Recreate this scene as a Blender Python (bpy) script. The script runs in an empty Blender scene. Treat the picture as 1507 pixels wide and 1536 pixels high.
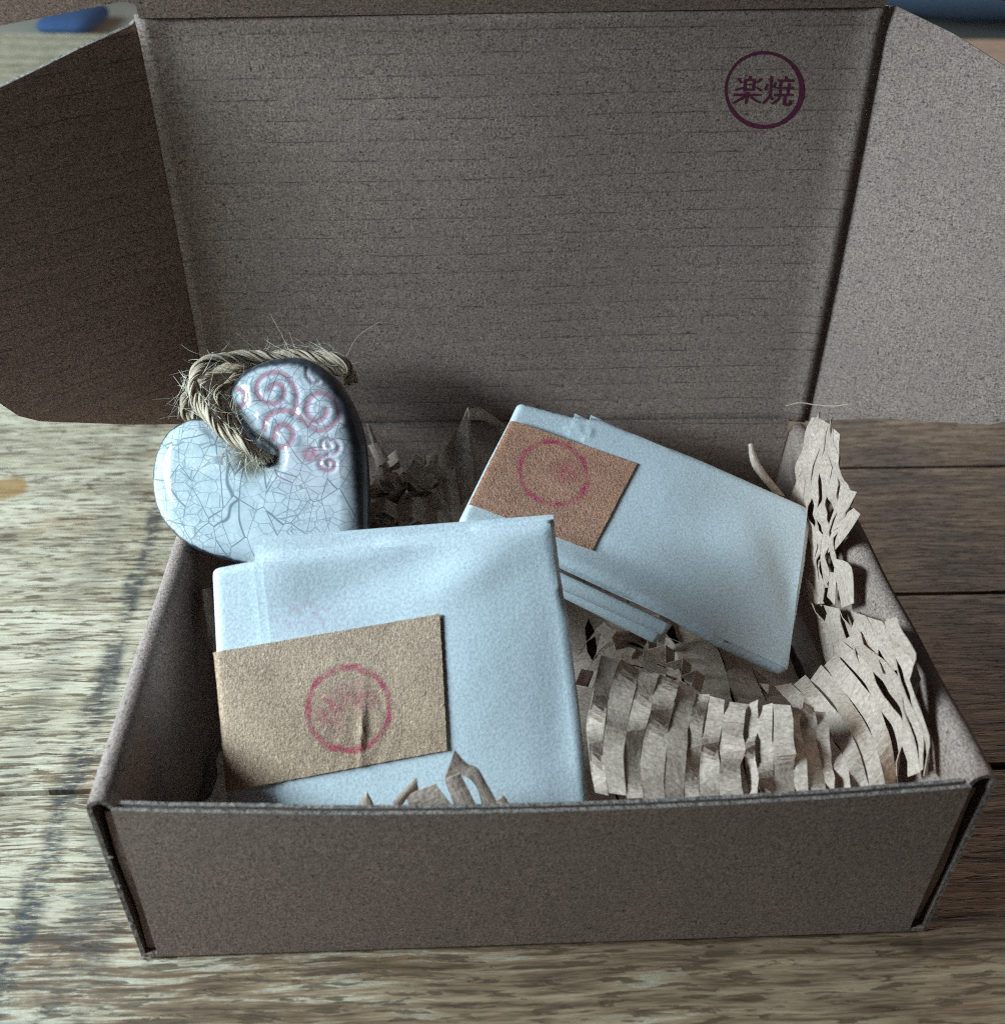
import bpy, math, random
import numpy as np
from mathutils import Vector, Matrix
random.seed(7); rng = np.random.default_rng(7)
S = bpy.context.scene
COL = S.collection

# ------------------------------------------------------------------ camera
CAM = np.array([-0.02264, -0.16542, 0.27208]); PITCH, YAW, ROLL = 0.63099, -0.05798, -0.01959
FPX, CX, CY = 1580.0, 753.5, 768.0
BD, BH = 0.16916, 0.068                      # box depth, box height
def rot(a, b, c):
    Rx = np.array([[1,0,0],[0,math.cos(a),math.sin(a)],[0,-math.sin(a),math.cos(a)]])
    Rz = np.array([[math.cos(b),-math.sin(b),0],[math.sin(b),math.cos(b),0],[0,0,1]])
    Ry = np.array([[math.cos(c),0,math.sin(c)],[0,1,0],[-math.sin(c),0,math.cos(c)]])
    return Rz @ Rx @ Ry
RM = rot(PITCH, YAW, ROLL)
cd = bpy.data.cameras.new('camera'); cam = bpy.data.objects.new('camera', cd); COL.objects.link(cam)
cd.sensor_fit = 'HORIZONTAL'; cd.sensor_width = 36; cd.lens = 36*FPX/1507
cd.clip_start = 0.01; cd.clip_end = 50
m = Matrix.Identity(4)
for i in range(3):
    m[i][0], m[i][1], m[i][2], m[i][3] = RM[i][0], RM[i][2], -RM[i][1], CAM[i]
cam.matrix_world = m
cd.dof.use_dof = True; cd.dof.focus_distance = 0.335; cd.dof.aperture_fstop = 15
S.camera = cam
# ------------------------------------------------------------------ light
W = bpy.data.worlds.new('World'); S.world = W; W.use_nodes = True
bg = W.node_tree.nodes['Background']; bg.inputs[0].default_value = (0.52, 0.56, 0.66, 1); bg.inputs[1].default_value = 0.029
def lamp(name, loc, target, sx, sy, power, col):
    l = bpy.data.lights.new(name, 'AREA'); l.shape = 'RECTANGLE'; l.size = sx; l.size_y = sy; l.energy = power; l.color = col
    o = bpy.data.objects.new(name, l); COL.objects.link(o); o.location = loc
    o.rotation_euler = (Vector(target)-Vector(loc)).to_track_quat('-Z', 'Y').to_euler()
    return o
lamp('window_light', (-0.66, -0.07, 0.40), (0.0, 0.08, 0.05), 0.36, 0.14, 12.4, (0.62, 0.85, 0.98))
lamp('far_fill_light', (-1.05, 0.95, 0.42), (-0.40, 0.85, 0.0), 0.5, 0.3, 9.0, (0.60, 0.87, 1.0))  # added lamp, no known window there; brightens the far left table top
lamp('room_light', (0.95, 1.75, 0.80), (0.25, 0.3, 0.0), 0.6, 0.5, 9.0, (1.0, 0.86, 0.76))
S.view_settings.view_transform = 'Standard'; S.view_settings.look = 'None'
S.view_settings.exposure = 0; S.view_settings.gamma = 1
S.cycles.max_bounces = 8; S.cycles.use_denoising = False; S.cycles.filter_width = 1.1; S.cycles.sample_clamp_indirect = 2.0

# ------------------------------------------------------------------ helpers
def ray(px, py): return RM @ np.array([(px-CX)/FPX, 1.0, -(py-CY)/FPX])
def at(px, py, **k):                          # the point of the place seen there, on the plane x, y or z = value
    (ax, v), = k.items(); i = 'xyz'.index(ax); d = ray(px, py)
    return CAM + d*(v-CAM[i])/d[i]
def on(px, py, p0, n):                        # the point of the place seen there, on any plane
    d = ray(px, py); return CAM + d*((p0-CAM)@n)/(d@n)
def unit(v): v = np.asarray(v, float); return v/np.linalg.norm(v)
def empty(name, loc, label, cat, group=None):
    o = bpy.data.objects.new(name, None); COL.objects.link(o); o.location = loc; o.empty_display_size = .01
    o['label'] = label; o['category'] = cat
    if group: o['group'] = group
    return o
def mk(name, V, F, mats, parent=None, smooth=False, uv=None, fm=None, attrs=None, origin=None):
    V = np.asarray(V, float)
    base = np.array(parent.matrix_world.translation) if parent else (np.asarray(origin) if origin is not None else np.zeros(3))
    if parent is not None:
        p = parent; base = np.zeros(3)
        while p is not None: base += np.array(p.location); p = p.parent
    me = bpy.data.meshes.new(name)
    me.from_pydata((V-base).tolist(), [], [list(map(int, f)) for f in F])
    for mt in (mats if isinstance(mats, (list, tuple)) else [mats]): me.materials.append(mt)
    if fm is not None: me.polygons.foreach_set('material_index', list(map(int, fm)))
    if smooth is not False:
        me.polygons.foreach_set('use_smooth', [True]*len(me.polygons))
    if uv is not None:
        l = me.uv_layers.new(name='UVMap'); idx = np.empty(len(me.loops), int); me.loops.foreach_get('vertex_index', idx)
        l.data.foreach_set('uv', np.asarray(uv, float)[idx].ravel())
    for n_, a in (attrs or {}).items():
        t = me.attributes.new(n_, 'FLOAT', 'POINT'); t.data.foreach_set('value', np.asarray(a, float))
    me.update()
    if smooth == 'sharp': me.set_sharp_from_angle(angle=math.radians(38))
    o = bpy.data.objects.new(name, me); COL.objects.link(o)
    if parent is not None: o.parent = parent
    else: o.location = base
    return o
def box(x0, x1, y0, y1, z0, z1, b=0.0):
    """box with chamfered upright and top edges, as (V,F)"""
    def ringz(z, i): return [(x0+i+b,y0+i,z),(x1-i-b,y0+i,z),(x1-i,y0+i+b,z),(x1-i,y1-i-b,z),(x1-i-b,y1-i,z),(x0+i+b,y1-i,z),(x0+i,y1-i-b,z),(x0+i,y0+i+b,z)]
    if b <= 0: b = 1e-5
    V = ringz(z0, 0)+ringz(z1-b, 0)+ringz(z1, b)
    F = [list(range(7,-1,-1)), list(range(16,24))]
    for k in (0, 8):
        for i in range(8): F.append([k+i, k+(i+1)%8, k+8+(i+1)%8, k+8+i])
    return V, F
def sheet(P, thick, uv=None, back=None):
    """closed thin solid over a grid of points P[i][j]; its front faces the camera. returns V,F,fm,uv (fm 1 = cut edge)"""
    P = np.asarray(P, float); n, k, _ = P.shape
    du = np.gradient(P, axis=1); dv = np.gradient(P, axis=0)
    N = np.cross(du, dv); N /= np.linalg.norm(N, axis=2, keepdims=True)+1e-12
    flip = (N*(CAM-P)).sum() < 0
    if flip: N = -N
    V = np.concatenate([P.reshape(-1,3), (P-N*thick).reshape(-1,3)])
    if uv is None:
        lu = np.concatenate([np.zeros((n,1)), np.cumsum(np.linalg.norm(np.diff(P,axis=1),axis=2),axis=1)],1)
        lv = np.concatenate([np.zeros((1,k)), np.cumsum(np.linalg.norm(np.diff(P,axis=0),axis=2),axis=0)],0)
        uv = np.stack([lu, lv], -1)
    uv = np.concatenate([uv.reshape(-1,2)]*2)
    F, fm = [], []; o = n*k
    def idx(i, j): return i*k+j
    def add(f, mi):
        F.append(f[::-1] if flip else f); fm.append(mi)
    for i in range(n-1):
        for j in range(k-1):
            q = [idx(i,j), idx(i,j+1), idx(i+1,j+1), idx(i+1,j)]
            add(q, 0); add([x+o for x in q[::-1]], 0)
    per = [idx(0,j) for j in range(k)]+[idx(i,k-1) for i in range(1,n)]+[idx(n-1,j) for j in range(k-2,-1,-1)]+[idx(i,0) for i in range(n-2,0,-1)]
    for a, b in zip(per, per[1:]+per[:1]): add([b, a, a+o, b+o], 1)
    return V, F, fm, uv
def slab(poly, n, thick, e1=None):
    """flat plate: outline poly (3D points on one plane), front normal n"""
    poly = np.asarray(poly); n = unit(n)
    e1 = unit(np.cross([0,0,1], n)) if e1 is None else unit(e1); e2 = np.cross(n, e1)
    uv = np.stack([poly@e1, poly@e2], 1)
    a = 0.5*sum(uv[i-1][0]*uv[i][1]-uv[i][0]*uv[i-1][1] for i in range(len(uv)))
    if a < 0: poly = poly[::-1]; uv = uv[::-1]
    k = len(poly); V = np.concatenate([poly, poly-n*thick])
    F = [list(range(k)), list(range(2*k-1, k-1, -1))]; fm = [0, 0]
    for i in range(k): F.append([(i+1)%k, i, i+k, (i+1)%k+k]); fm.append(1)
    return V, F, fm, np.concatenate([uv, uv])
def smoothpts(pts, per=8, closed=False):
    P = np.asarray(pts, float); n = len(P); out = []
    rng_ = range(n) if closed else range(n-1)
    for i in rng_:
        if closed: a, b, c, d = P[(i-1)%n], P[i], P[(i+1)%n], P[(i+2)%n]
        else: a, b, c, d = P[max(i-1,0)], P[i], P[i+1], P[min(i+2,n-1)]
        for t in np.linspace(0, 1, per, endpoint=False):
            out.append(.5*((2*b)+(-a+c)*t+(2*a-5*b+4*c-d)*t*t+(-a+3*b-3*c+d)*t**3))
    if not closed: out.append(P[-1])
    return np.array(out)
def densify(poly, step):
    P = np.asarray(poly, float); out = []
    for a, b in zip(P, np.roll(P, -1, axis=0)):
        k = max(1, int(np.linalg.norm(b-a)/step))
        out += [a+(b-a)*t for t in np.linspace(0, 1, k, endpoint=False)]
    return np.array(out)
def dist_poly(Q, P, closed=True, chunk=4000):
    """distance of the points Q to the line P, nearest points, inside flags"""
    A = P; B = np.roll(P, -1, axis=0)
    if not closed: A, B = P[:-1], P[1:]
    d = B-A; L = (d*d).sum(1)+1e-18; D = np.empty(len(Q)); N = np.empty_like(Q); I = np.zeros(len(Q), bool)
    for s in range(0, len(Q), chunk):
        q = Q[s:s+chunk]; w = q[:,None]-A[None]
        t = np.clip((w*d).sum(2)/L, 0, 1); c = A[None]+t[...,None]*d[None]
        e = ((q[:,None]-c)**2).sum(2); j = e.argmin(1)
        D[s:s+chunk] = np.sqrt(e[np.arange(len(q)), j]); N[s:s+chunk] = c[np.arange(len(q)), j]
        if closed:
            cr = (A[None,:,1] > q[:,None,1]) != (B[None,:,1] > q[:,None,1])
            xi = A[None,:,0]+(q[:,None,1]-A[None,:,1])*(B-A)[None,:,0]/((B-A)[None,:,1]+1e-18)
            I[s:s+chunk] = (cr & (q[:,None,0] < xi)).sum(1)%2 == 1
    return D, N, I
class Plane:
    def __init__(s, p0, n, up):
        s.p0 = np.asarray(p0); s.n = unit(n)
        if s.n@(CAM-s.p0) < 0: s.n = -s.n
        s.e2 = unit(np.asarray(up)-(np.asarray(up)@s.n)*s.n); s.e1 = np.cross(s.e2, s.n)
    def px(s, px, py):
        q = on(px, py, s.p0, s.n)-s.p0; return np.array([q@s.e1, q@s.e2])
    def w(s, uv, h=0):
        uv = np.asarray(uv); h = np.asarray(h)
        return s.p0+uv[...,:1]*s.e1+uv[...,1:2]*s.e2+h[...,None]*s.n
def inflate(outline, g, top, bot):
    """solid over a 2D outline: heights top(d, uv) and -bot(d, uv). returns uv, h, F, d, is_top"""
    lo = outline.min(0)-g; hi = outline.max(0)+g
    nx, ny = int((hi[0]-lo[0])/g)+2, int((hi[1]-lo[1])/g)+2
    X, Y = np.meshgrid(lo[0]+g*np.arange(nx), lo[1]+g*np.arange(ny)); Q = np.stack([X.ravel(), Y.ravel()], 1)
    D, N, I = dist_poly(Q, outline)
    near = I & (D < .3*g); Q[~I] = N[~I]; Q[near] = N[near]; D[~I] = 0; D[near] = 0
    inside = (I & ~near).reshape(ny, nx)
    c = inside[:-1,:-1] | inside[1:,:-1] | inside[:-1,1:] | inside[1:,1:]
    ii, jj = np.nonzero(c)
    a = ii*nx+jj; quads = np.stack([a, a+1, a+nx+1, a+nx], 1)
    used = np.unique(quads); mp = -np.ones(nx*ny, int); mp[used] = np.arange(len(used))
    quads = mp[quads]; Q = Q[used]; D = D[used]
    ht = top(D, Q); hb = -bot(D, Q)
    edge = D <= 0; k = len(Q)
    bi = np.arange(k)+k; bi[edge] = np.nonzero(edge)[0]
    mp2 = np.concatenate([np.ones(k, bool), ~edge]); rn = np.cumsum(mp2)-1
    F = np.concatenate([quads, rn[bi[quads]][:,::-1]])
    UV = np.concatenate([Q, Q[~edge]]); H = np.concatenate([ht, hb[~edge]]); DD = np.concatenate([D, D[~edge]])
    F2 = []
    for f in F:
        f = list(dict.fromkeys(f.tolist()))
        if len(f) > 2: F2.append(f)
    return UV, H, F2, DD, np.concatenate([np.ones(k), np.zeros((~edge).sum())])
def rnd(T, d, r): 
    t = np.clip(d/r, 0, 1); return T*np.sqrt(np.clip(1-(1-t)**2, 0, 1))
def gauss(q, c, sx, sy, a=0.0):
    dx, dy = q[...,0]-c[0], q[...,1]-c[1]; u = dx*math.cos(a)+dy*math.sin(a); v = -dx*math.sin(a)+dy*math.cos(a)
    return np.exp(-(u/sx)**2-(v/sy)**2)
def tube(path, rad, sides=6, uv0=0.0):
    P = np.asarray(path, float); n = len(P); T = np.gradient(P, axis=0); T /= np.linalg.norm(T, axis=1, keepdims=True)+1e-12
    rad = np.broadcast_to(rad, (n,)); ref = np.array([.3,.5,.81]); V, UV, F = [], [], []
    u = np.cross(T[0], ref); u = unit(u); ln = 0
    for i in range(n):
        u = unit(u-(u@T[i])*T[i]); w = np.cross(T[i], u)
        if i: ln += np.linalg.norm(P[i]-P[i-1])
        for k in range(sides):
            a = 2*math.pi*k/sides; V.append(P[i]+rad[i]*(math.cos(a)*u+math.sin(a)*w)); UV.append((ln+uv0, k/sides*.006))
    for i in range(n-1):
        for k in range(sides): F.append([i*sides+k, i*sides+(k+1)%sides, (i+1)*sides+(k+1)%sides, (i+1)*sides+k])
    F.append(list(range(sides))[::-1]); F.append([(n-1)*sides+k for k in range(sides)])
    return V, F, UV

# ------------------------------------------------------------------ materials
class NT:
    def __init__(s, name):
        s.m = bpy.data.materials.new(name); s.m.use_nodes = True; s.t = s.m.node_tree; s.b = s.t.nodes['Principled BSDF']; s.out = s.t.nodes['Material Output']
    def link(s, sock, v):
        if hasattr(v, 'is_output') or isinstance(v, bpy.types.NodeSocket): s.t.links.new(v, sock)
        elif v is not None: sock.default_value = v if not isinstance(v, tuple) or len(v) != 3 or sock.type != 'RGBA' else (*v, 1)
    def uv(s): return s.t.nodes.new('ShaderNodeTexCoord').outputs['UV']
    def obj(s): return s.t.nodes.new('ShaderNodeTexCoord').outputs['Object']
    def rand(s): return s.t.nodes.new('ShaderNodeObjectInfo').outputs['Random']
    def attr(s, n): a = s.t.nodes.new('ShaderNodeAttribute'); a.attribute_name = n; return a.outputs['Fac']
    def vec(s, v, scale=(1,1,1), rz=0.0, loc=(0,0,0)):
        n = s.t.nodes.new('ShaderNodeMapping'); s.link(n.inputs['Vector'], v); n.inputs['Scale'].default_value = scale; n.inputs['Rotation'].default_value = (0,0,rz); n.inputs['Location'].default_value = loc
        return n.outputs[0]
    def noise(s, v, sc, det=3, rough=.55, dist=0.0, col=False):
        n = s.t.nodes.new('ShaderNodeTexNoise'); s.link(n.inputs['Vector'], v); n.inputs['Scale'].default_value = sc
        n.inputs['Detail'].default_value = det; n.inputs['Roughness'].default_value = rough; n.inputs['Distortion'].default_value = dist
        return n.outputs['Color' if col else 'Fac']
    def vor(s, v, sc, feat='DISTANCE_TO_EDGE', rnd_=1.0):
        n = s.t.nodes.new('ShaderNodeTexVoronoi'); n.feature = feat; s.link(n.inputs['Vector'], v); n.inputs['Scale'].default_value = sc; n.inputs['Randomness'].default_value = rnd_
        return n.outputs['Distance']
    def ramp(s, v, *st):
        n = s.t.nodes.new('ShaderNodeValToRGB'); s.link(n.inputs[0], v); e = n.color_ramp.elements
        while len(e) < len(st): e.new(.5)
        for i, (p, c) in enumerate(st): e[i].position = p; e[i].color = (*c, 1) if isinstance(c, tuple) else (c, c, c, 1)
        return n.outputs[0]
    def math(s, op, a, b=None, c=None, clamp=False):
        n = s.t.nodes.new('ShaderNodeMath'); n.operation = op; n.use_clamp = clamp
        for i, v in enumerate((a, b, c)):
            if v is not None: s.link(n.inputs[i], v)
        return n.outputs[0]
    def step(s, v, a, b):
        n = s.t.nodes.new('ShaderNodeMapRange'); n.interpolation_type = 'SMOOTHSTEP'; s.link(n.inputs[0], v); s.link(n.inputs[1], a); s.link(n.inputs[2], b); return n.outputs[0]
    def mix(s, f, a, b, mode='MIX'):
        n = s.t.nodes.new('ShaderNodeMix'); n.data_type = 'RGBA'; n.blend_type = mode
        s.link(n.inputs[0], f); s.link(n.inputs[6], a); s.link(n.inputs[7], b); return n.outputs[2]
    def sep(s, v):
        n = s.t.nodes.new('ShaderNodeSeparateXYZ'); s.link(n.inputs[0], v); return n.outputs
    def vadd(s, a, b, op='ADD', scale=None):
        n = s.t.nodes.new('ShaderNodeVectorMath'); n.operation = op; s.link(n.inputs[0], a)
        if b is not None: s.link(n.inputs[1], b)
        if scale is not None: s.link(n.inputs['Scale'], scale)
        return n.outputs['Vector' if op not in ('LENGTH', 'DISTANCE') else 'Value']
    def bump(s, h, strength=.5, dist=.0005, nrm=None):
        n = s.t.nodes.new('ShaderNodeBump'); s.link(n.inputs['Height'], h); n.inputs['Strength'].default_value = strength; n.inputs['Distance'].default_value = dist
        if nrm: s.link(n.inputs['Normal'], nrm)
        return n.outputs[0]
    def set(s, **k):
        for a, v in k.items():
            nm = {'col':'Base Color','rough':'Roughness','normal':'Normal','spec':'Specular IOR Level','coat':'Coat Weight','coatr':'Coat Roughness','metal':'Metallic','alpha':'Alpha','trans':'Transmission Weight'}[a]
            s.link(s.b.inputs[nm], v)
        return s.m

def cardboard(name, lines=0.0, c0=(.115,.076,.062), c1=(.55,.380,.305)):
    n = NT(name); uv = n.uv()
    warp = n.vadd(uv, n.vadd(n.noise(uv, 400, 2, col=True), (.5,.5,.5), 'SUBTRACT'), 'ADD')
    f1 = n.noise(uv, 1500, 3, .7)
    f2 = n.noise(n.vec(uv, (480, 1500, 1), .5), 1, 3, .6, 1.6); f3 = n.noise(n.vec(uv, (1500, 420, 1), .35), 1, 3, .6, 1.2)
    big = n.noise(uv, 45, 4, .6)
    t = n.math('ADD', n.math('MULTIPLY', f1, .45), n.math('ADD', n.math('MULTIPLY', f2, .3), n.math('MULTIPLY', f3, .25)))
    col = n.ramp(t, (.40, c0), (.60, c1))
    col = n.mix(n.step(big, .35, .7), col, n.mix(.35, col, (.27,.185,.155)))
    col = n.mix(n.math('MULTIPLY', n.step(n.noise(n.vec(uv, (600, 900, 1), .9), 1, 1), .66, .72), .8), col, (.055,.045,.04))      # dark specks
    col = n.mix(n.math('MULTIPLY', n.step(n.noise(n.vec(uv, (300, 2600, 1), .4), 1, 2), .70, .76), .6), col, (.62,.56,.48))          # pale fibres
    h = n.math('ADD', n.math('MULTIPLY', f1, .6), n.math('MULTIPLY', f2, .6))
    if lines:
        y = n.sep(uv)[1]; y = n.math('ADD', y, n.math('MULTIPLY', n.math('SUBTRACT', n.noise(uv, 60, 3), .5), .0009))
        tri = n.math('ABSOLUTE', n.math('SUBTRACT', n.math('FRACT', n.math('MULTIPLY', y, 1/.0063)), .5))
        ln = n.math('MULTIPLY', n.math('SUBTRACT', 1.0, n.step(tri, .0, .06)), n.step(n.noise(n.vec(uv, (90, 700, 1)), 1, 4, .7), .42, .58))
        col = n.mix(n.math('MULTIPLY', ln, 0.68*lines), col, (.05,.04,.037))
        h = n.math('SUBTRACT', h, n.math('MULTIPLY', n.math('SUBTRACT', .5, tri), .6*lines))
    return n.set(col=col, rough=.62, spec=.42, normal=n.bump(h, .6, .0004))
M_CARD = cardboard('cardboard'); M_LID = cardboard('fluted_cardboard', 1.0)
def cut_edge():
    n = NT('cut_cardboard_edge'); o = n.obj()
    t = n.noise(o, 900, 3, .7)
    return n.set(col=n.ramp(t, (.35, (.10,.08,.068)), (.65, (.40,.32,.28))), rough=.9, spec=.1, normal=n.bump(t, .8, .0006))
M_EDGE = cut_edge()
def kraft():
    n = NT('kraft_paper'); uv = n.uv(); o = n.obj()
    f = n.noise(o, 900, 4, .65); f2 = n.noise(n.vec(uv, (500, 1800, 1), .3), 1, 3, .6, 1.)
    t = n.math('ADD', n.math('MULTIPLY', f, .5), n.math('MULTIPLY', f2, .5))
    col = n.ramp(t, (.38, (.40,.28,.21)), (.62, (.70,.53,.425)))
    col = n.mix(n.math('MULTIPLY', n.step(n.noise(o, 1400, 1), .70, .76), .6), col, (.12,.10,.085))
    crease = n.noise(o, 120, 4, .6)
    return n.set(col=col, rough=.75, spec=.25, normal=n.bump(n.math('ADD', n.math('MULTIPLY', t, .35), crease), .55, .0012))
M_KRAFT = kraft()
def white_paper():
    n = NT('white_recycled_paper'); uv = n.uv()
    f = n.noise(uv, 1200, 4, .7); g = n.noise(uv, 130, 4, .6)
    col = n.ramp(f, (.38, (.58,.62,.64)), (.58, (.78,.815,.83)))
    sp = n.step(n.noise(uv, 1000, 1), .735, .77)
    col = n.mix(n.math('MULTIPLY', sp, .55), col, (.22,.21,.20))
    return n.set(col=col, rough=.62, spec=.35, normal=n.bump(n.math('ADD', n.math('MULTIPLY', f, .5), g), .35, .0006))
M_PAPER = white_paper()
def bleed(centre):
    n = NT('white_paper_with_ink_bleed'); uv = n.uv()
    f = n.noise(uv, 1200, 4, .7); g = n.noise(uv, 130, 4, .6); col = n.ramp(f, (.38, (.58,.62,.64)), (.58, (.78,.815,.83)))
    e = n.vadd(n.vec(uv, (.5, 1, 1), 0.0, (-centre[0]*.5, -centre[1], 0)), None, 'LENGTH')
    col = n.mix(n.math('MULTIPLY', n.math('SUBTRACT', 1.0, n.step(e, .001, .009)), n.math('MULTIPLY', n.step(n.noise(uv, 500, 3), .42, .62), .45)), col, (.62,.40,.50))
    col = n.mix(n.math('MULTIPLY', n.step(n.noise(uv, 1000, 1), .735, .77), .55), col, (.22,.21,.20))
    return n.set(col=col, rough=.62, spec=.35, normal=n.bump(n.math('ADD', n.math('MULTIPLY', f, .5), g), .35, .0006))
def tape_mat(name, centre, r, blobs, base, dark, crepe):
    n = NT(name); uv = n.uv()
    v = n.vec(uv, (2300, 620, 1), crepe); f = n.noise(v, 1, 4, .65, 1.5); f2 = n.noise(uv, 1500, 3, .6); f3 = n.noise(uv, 60, 3)
    t = n.math('ADD', n.math('MULTIPLY', f, .65), n.math('MULTIPLY', f2, .35))
    col = n.ramp(n.math('ADD', t, n.math('MULTIPLY', n.math('SUBTRACT', f3, .5), .2)), (.40, dark), (.60, base))
    ws = n.vadd(n.vadd(n.noise(uv, 260, 3, col=True), (.5,.5,.5), 'SUBTRACT'), None, 'SCALE', .0022)
    p = n.vadd(n.vadd(uv, ws), (*centre, 0), 'SUBTRACT'); sx, sy, _ = n.sep(p)
    cmb = n.t.nodes.new('ShaderNodeCombineXYZ'); n.link(cmb.inputs[0], sx); n.link(cmb.inputs[1], sy)
    d = n.vadd(cmb.outputs[0], None, 'LENGTH')
    ring = n.math('SUBTRACT', 1.0, n.step(n.math('ABSOLUTE', n.math('SUBTRACT', d, r)), r*.03, r*.12))
    wear = n.step(n.math('ADD', n.math('MULTIPLY', f, .75), n.math('MULTIPLY', n.noise(uv, 150, 3), .6)), .56, .78)
    ink = n.math('MULTIPLY', ring, n.math('ADD', .30, n.math('MULTIPLY', wear, .9)))
    for (bx, by, br, bs) in blobs:
        e = n.vadd(cmb.outputs[0], (bx*r, by*r, 0), 'DISTANCE')
        b = n.math('MULTIPLY', n.math('SUBTRACT', 1.0, n.step(e, .1*r*br, r*br)), n.step(n.math('ADD', n.math('MULTIPLY', f, .6), n.math('MULTIPLY', n.noise(uv, 420, 3), .55)), .46, .68))
        ink = n.math('MAXIMUM', ink, n.math('MULTIPLY', b, bs))
    col = n.mix(n.math('MULTIPLY', ink, .85, clamp=True), col, (.50,.018,.075))
    return n.set(col=col, rough=.34, spec=.6, normal=n.bump(t, 1.0, .0007))
def plank_mat():
    n = NT('weathered_table_wood'); o = n.obj(); r = n.rand()
    off = n.t.nodes.new('ShaderNodeCombineXYZ'); n.link(off.inputs[0], n.math('MULTIPLY', r, 7.0)); n.link(off.inputs[1], n.math('MULTIPLY', r, 3.1))
    p = n.vadd(o, off.outputs[0]); geo = n.t.nodes.new('ShaderNodeNewGeometry').outputs['Position']; gx, gy, _ = n.sep(geo)
    warp = n.vadd(p, n.vadd(n.vadd(n.noise(p, 9, 3, col=True), (.5,.5,.5), 'SUBTRACT'), (.0,.012,0), 'MULTIPLY'))
    g1 = n.noise(n.vec(warp, (24, 340, 40)), 1, 4, .62, .5)
    g2 = n.noise(n.vec(warp, (60, 900, 40)), 1, 4, .65, .3)
    g3 = n.noise(n.vec(warp, (6, 75, 10)), 1, 3, .6, .8)
    fine = n.noise(p, 700, 3, .6); blot = n.noise(p, 14, 4, .6)
    t = n.math('ADD', n.math('MULTIPLY', g1, .58), n.math('ADD', n.math('MULTIPLY', g2, .30), n.math('MULTIPLY', fine, .12)))
    wood = n.ramp(n.math('ADD', n.math('MULTIPLY', g3, .30), n.math('ADD', n.math('MULTIPLY', g1, .40), n.math('MULTIPLY', g2, .30))), (.40, (.065,.038,.022)), (.48, (.22,.130,.075)), (.58, (.46,.31,.19)))
    wash = n.ramp(n.math('ADD', n.math('MULTIPLY', g2, .6), n.math('MULTIPLY', g3, .4)), (.42, (.29,.21,.13)), (.50, (.54,.435,.30)), (.60, (.72,.61,.46)))
    amt = n.math('ADD', t, n.math('ADD', n.math('MULTIPLY', n.math('SUBTRACT', blot, .5), .30), n.math('MULTIPLY', n.math('ADD', gx, .075), -.62)))  # wash thins to the right: light falloff painted into the wood colour
    amt = n.math('SUBTRACT', amt, n.math('MULTIPLY', n.step(n.math('MULTIPLY', gy, -1.0), -.025, .02), .055))  # dimmer light along the front strip, also painted into the wood
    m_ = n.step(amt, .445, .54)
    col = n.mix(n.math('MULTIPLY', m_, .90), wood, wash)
    pores = n.step(n.math('ADD', n.math('MULTIPLY', g2, .65), n.math('MULTIPLY', g1, .35)), .55, .64); col = n.mix(n.math('MULTIPLY', pores, .55), col, (.060,.042,.030))
    g4 = n.noise(n.vec(p, (75, 560, 40), 0, (3,5,1)), 1, 3, .6, .4)
    col = n.mix(n.math('MULTIPLY', n.step(g4, .535, .62), .82), col, n.mix(g3, (.045,.029,.019), (.16,.095,.050)))
    # warm worn patches, and dark saw marks that run slantwise over the boards
    col = n.mix(n.math('MULTIPLY', n.step(n.noise(p, 20, 3), .58, .72), .4), col, n.mix(.5, col, (.38,.21,.09)))
    k = n.math('SUBTRACT', n.math('ADD', gx, n.math('MULTIPLY', gy, .02)), n.math('MULTIPLY', n.math('SUBTRACT', n.noise(geo, 60, 3), .5), .012))
    for c, w, s_ in ((-.1455, .0042, 1.0), (-.128, .010, .62), (-.165, .006, .35), (.187, .020, .85), (.30, .03, .7)):
        mk_ = n.math('SUBTRACT', 1.0, n.step(n.math('ABSOLUTE', n.math('SUBTRACT', k, c)), w*.3, w*1.4))
        mk_ = n.math('MULTIPLY', mk_, n.step(n.math('ADD', n.math('MULTIPLY', n.noise(n.vec(geo, (150, 700, 1)), 1, 4, .7), .6), n.math('MULTIPLY', n.noise(geo, 40, 2), .5)), .46, .60))
        col = n.mix(n.math('MULTIPLY', mk_, .85*s_), col, (.030,.032,.036))
    kn = n.math('ADD', n.vadd(geo, (-0.2215, 0.2305, 0), 'DISTANCE'), n.math('MULTIPLY', n.math('SUBTRACT', n.noise(geo, 120, 3), .5), .006))
    col = n.mix(n.math('MULTIPLY', n.math('SUBTRACT', 1.0, n.step(kn, .007, .0105)), .85), col, n.mix(g1, (.20,.09,.02), (.48,.24,.07)))
    h = n.math('SUBTRACT', n.math('ADD', n.math('MULTIPLY', g1, .8), n.math('MULTIPLY', g2, .5)), n.math('ADD', n.math('MULTIPLY', pores, .5), n.math('MULTIPLY', n.step(g4, .535, .62), .6)))
    return n.set(col=col, rough=n.ramp(t, (.3, .62), (.7, .42)), spec=.4, normal=n.bump(h, .45, .0008))
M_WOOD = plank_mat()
def plain(name, c, rough=.8, sc=300):
    n = NT(name); o = n.obj(); f = n.noise(o, sc, 3)
    return n.set(col=n.mix(f, tuple(x*.8 for x in c), tuple(min(1, x*1.15) for x in c)), rough=rough, normal=n.bump(f, .3, .001))
def jute_mat():
    n = NT('jute_fibre'); uv = n.uv(); f = n.noise(n.vec(uv, (160, 2600, 1), .0), 1, 4, .7, .4); g = n.noise(uv, 130, 2)
    col = n.ramp(n.math('ADD', n.math('MULTIPLY', f, .75), n.math('MULTIPLY', g, .25)), (.34, (.46,.31,.20)), (.5, (.88,.68,.50)), (.62, (.98,.85,.68)))
    return n.set(col=col, rough=.7, spec=.3, normal=n.bump(f, 1.0, .0006))
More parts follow.
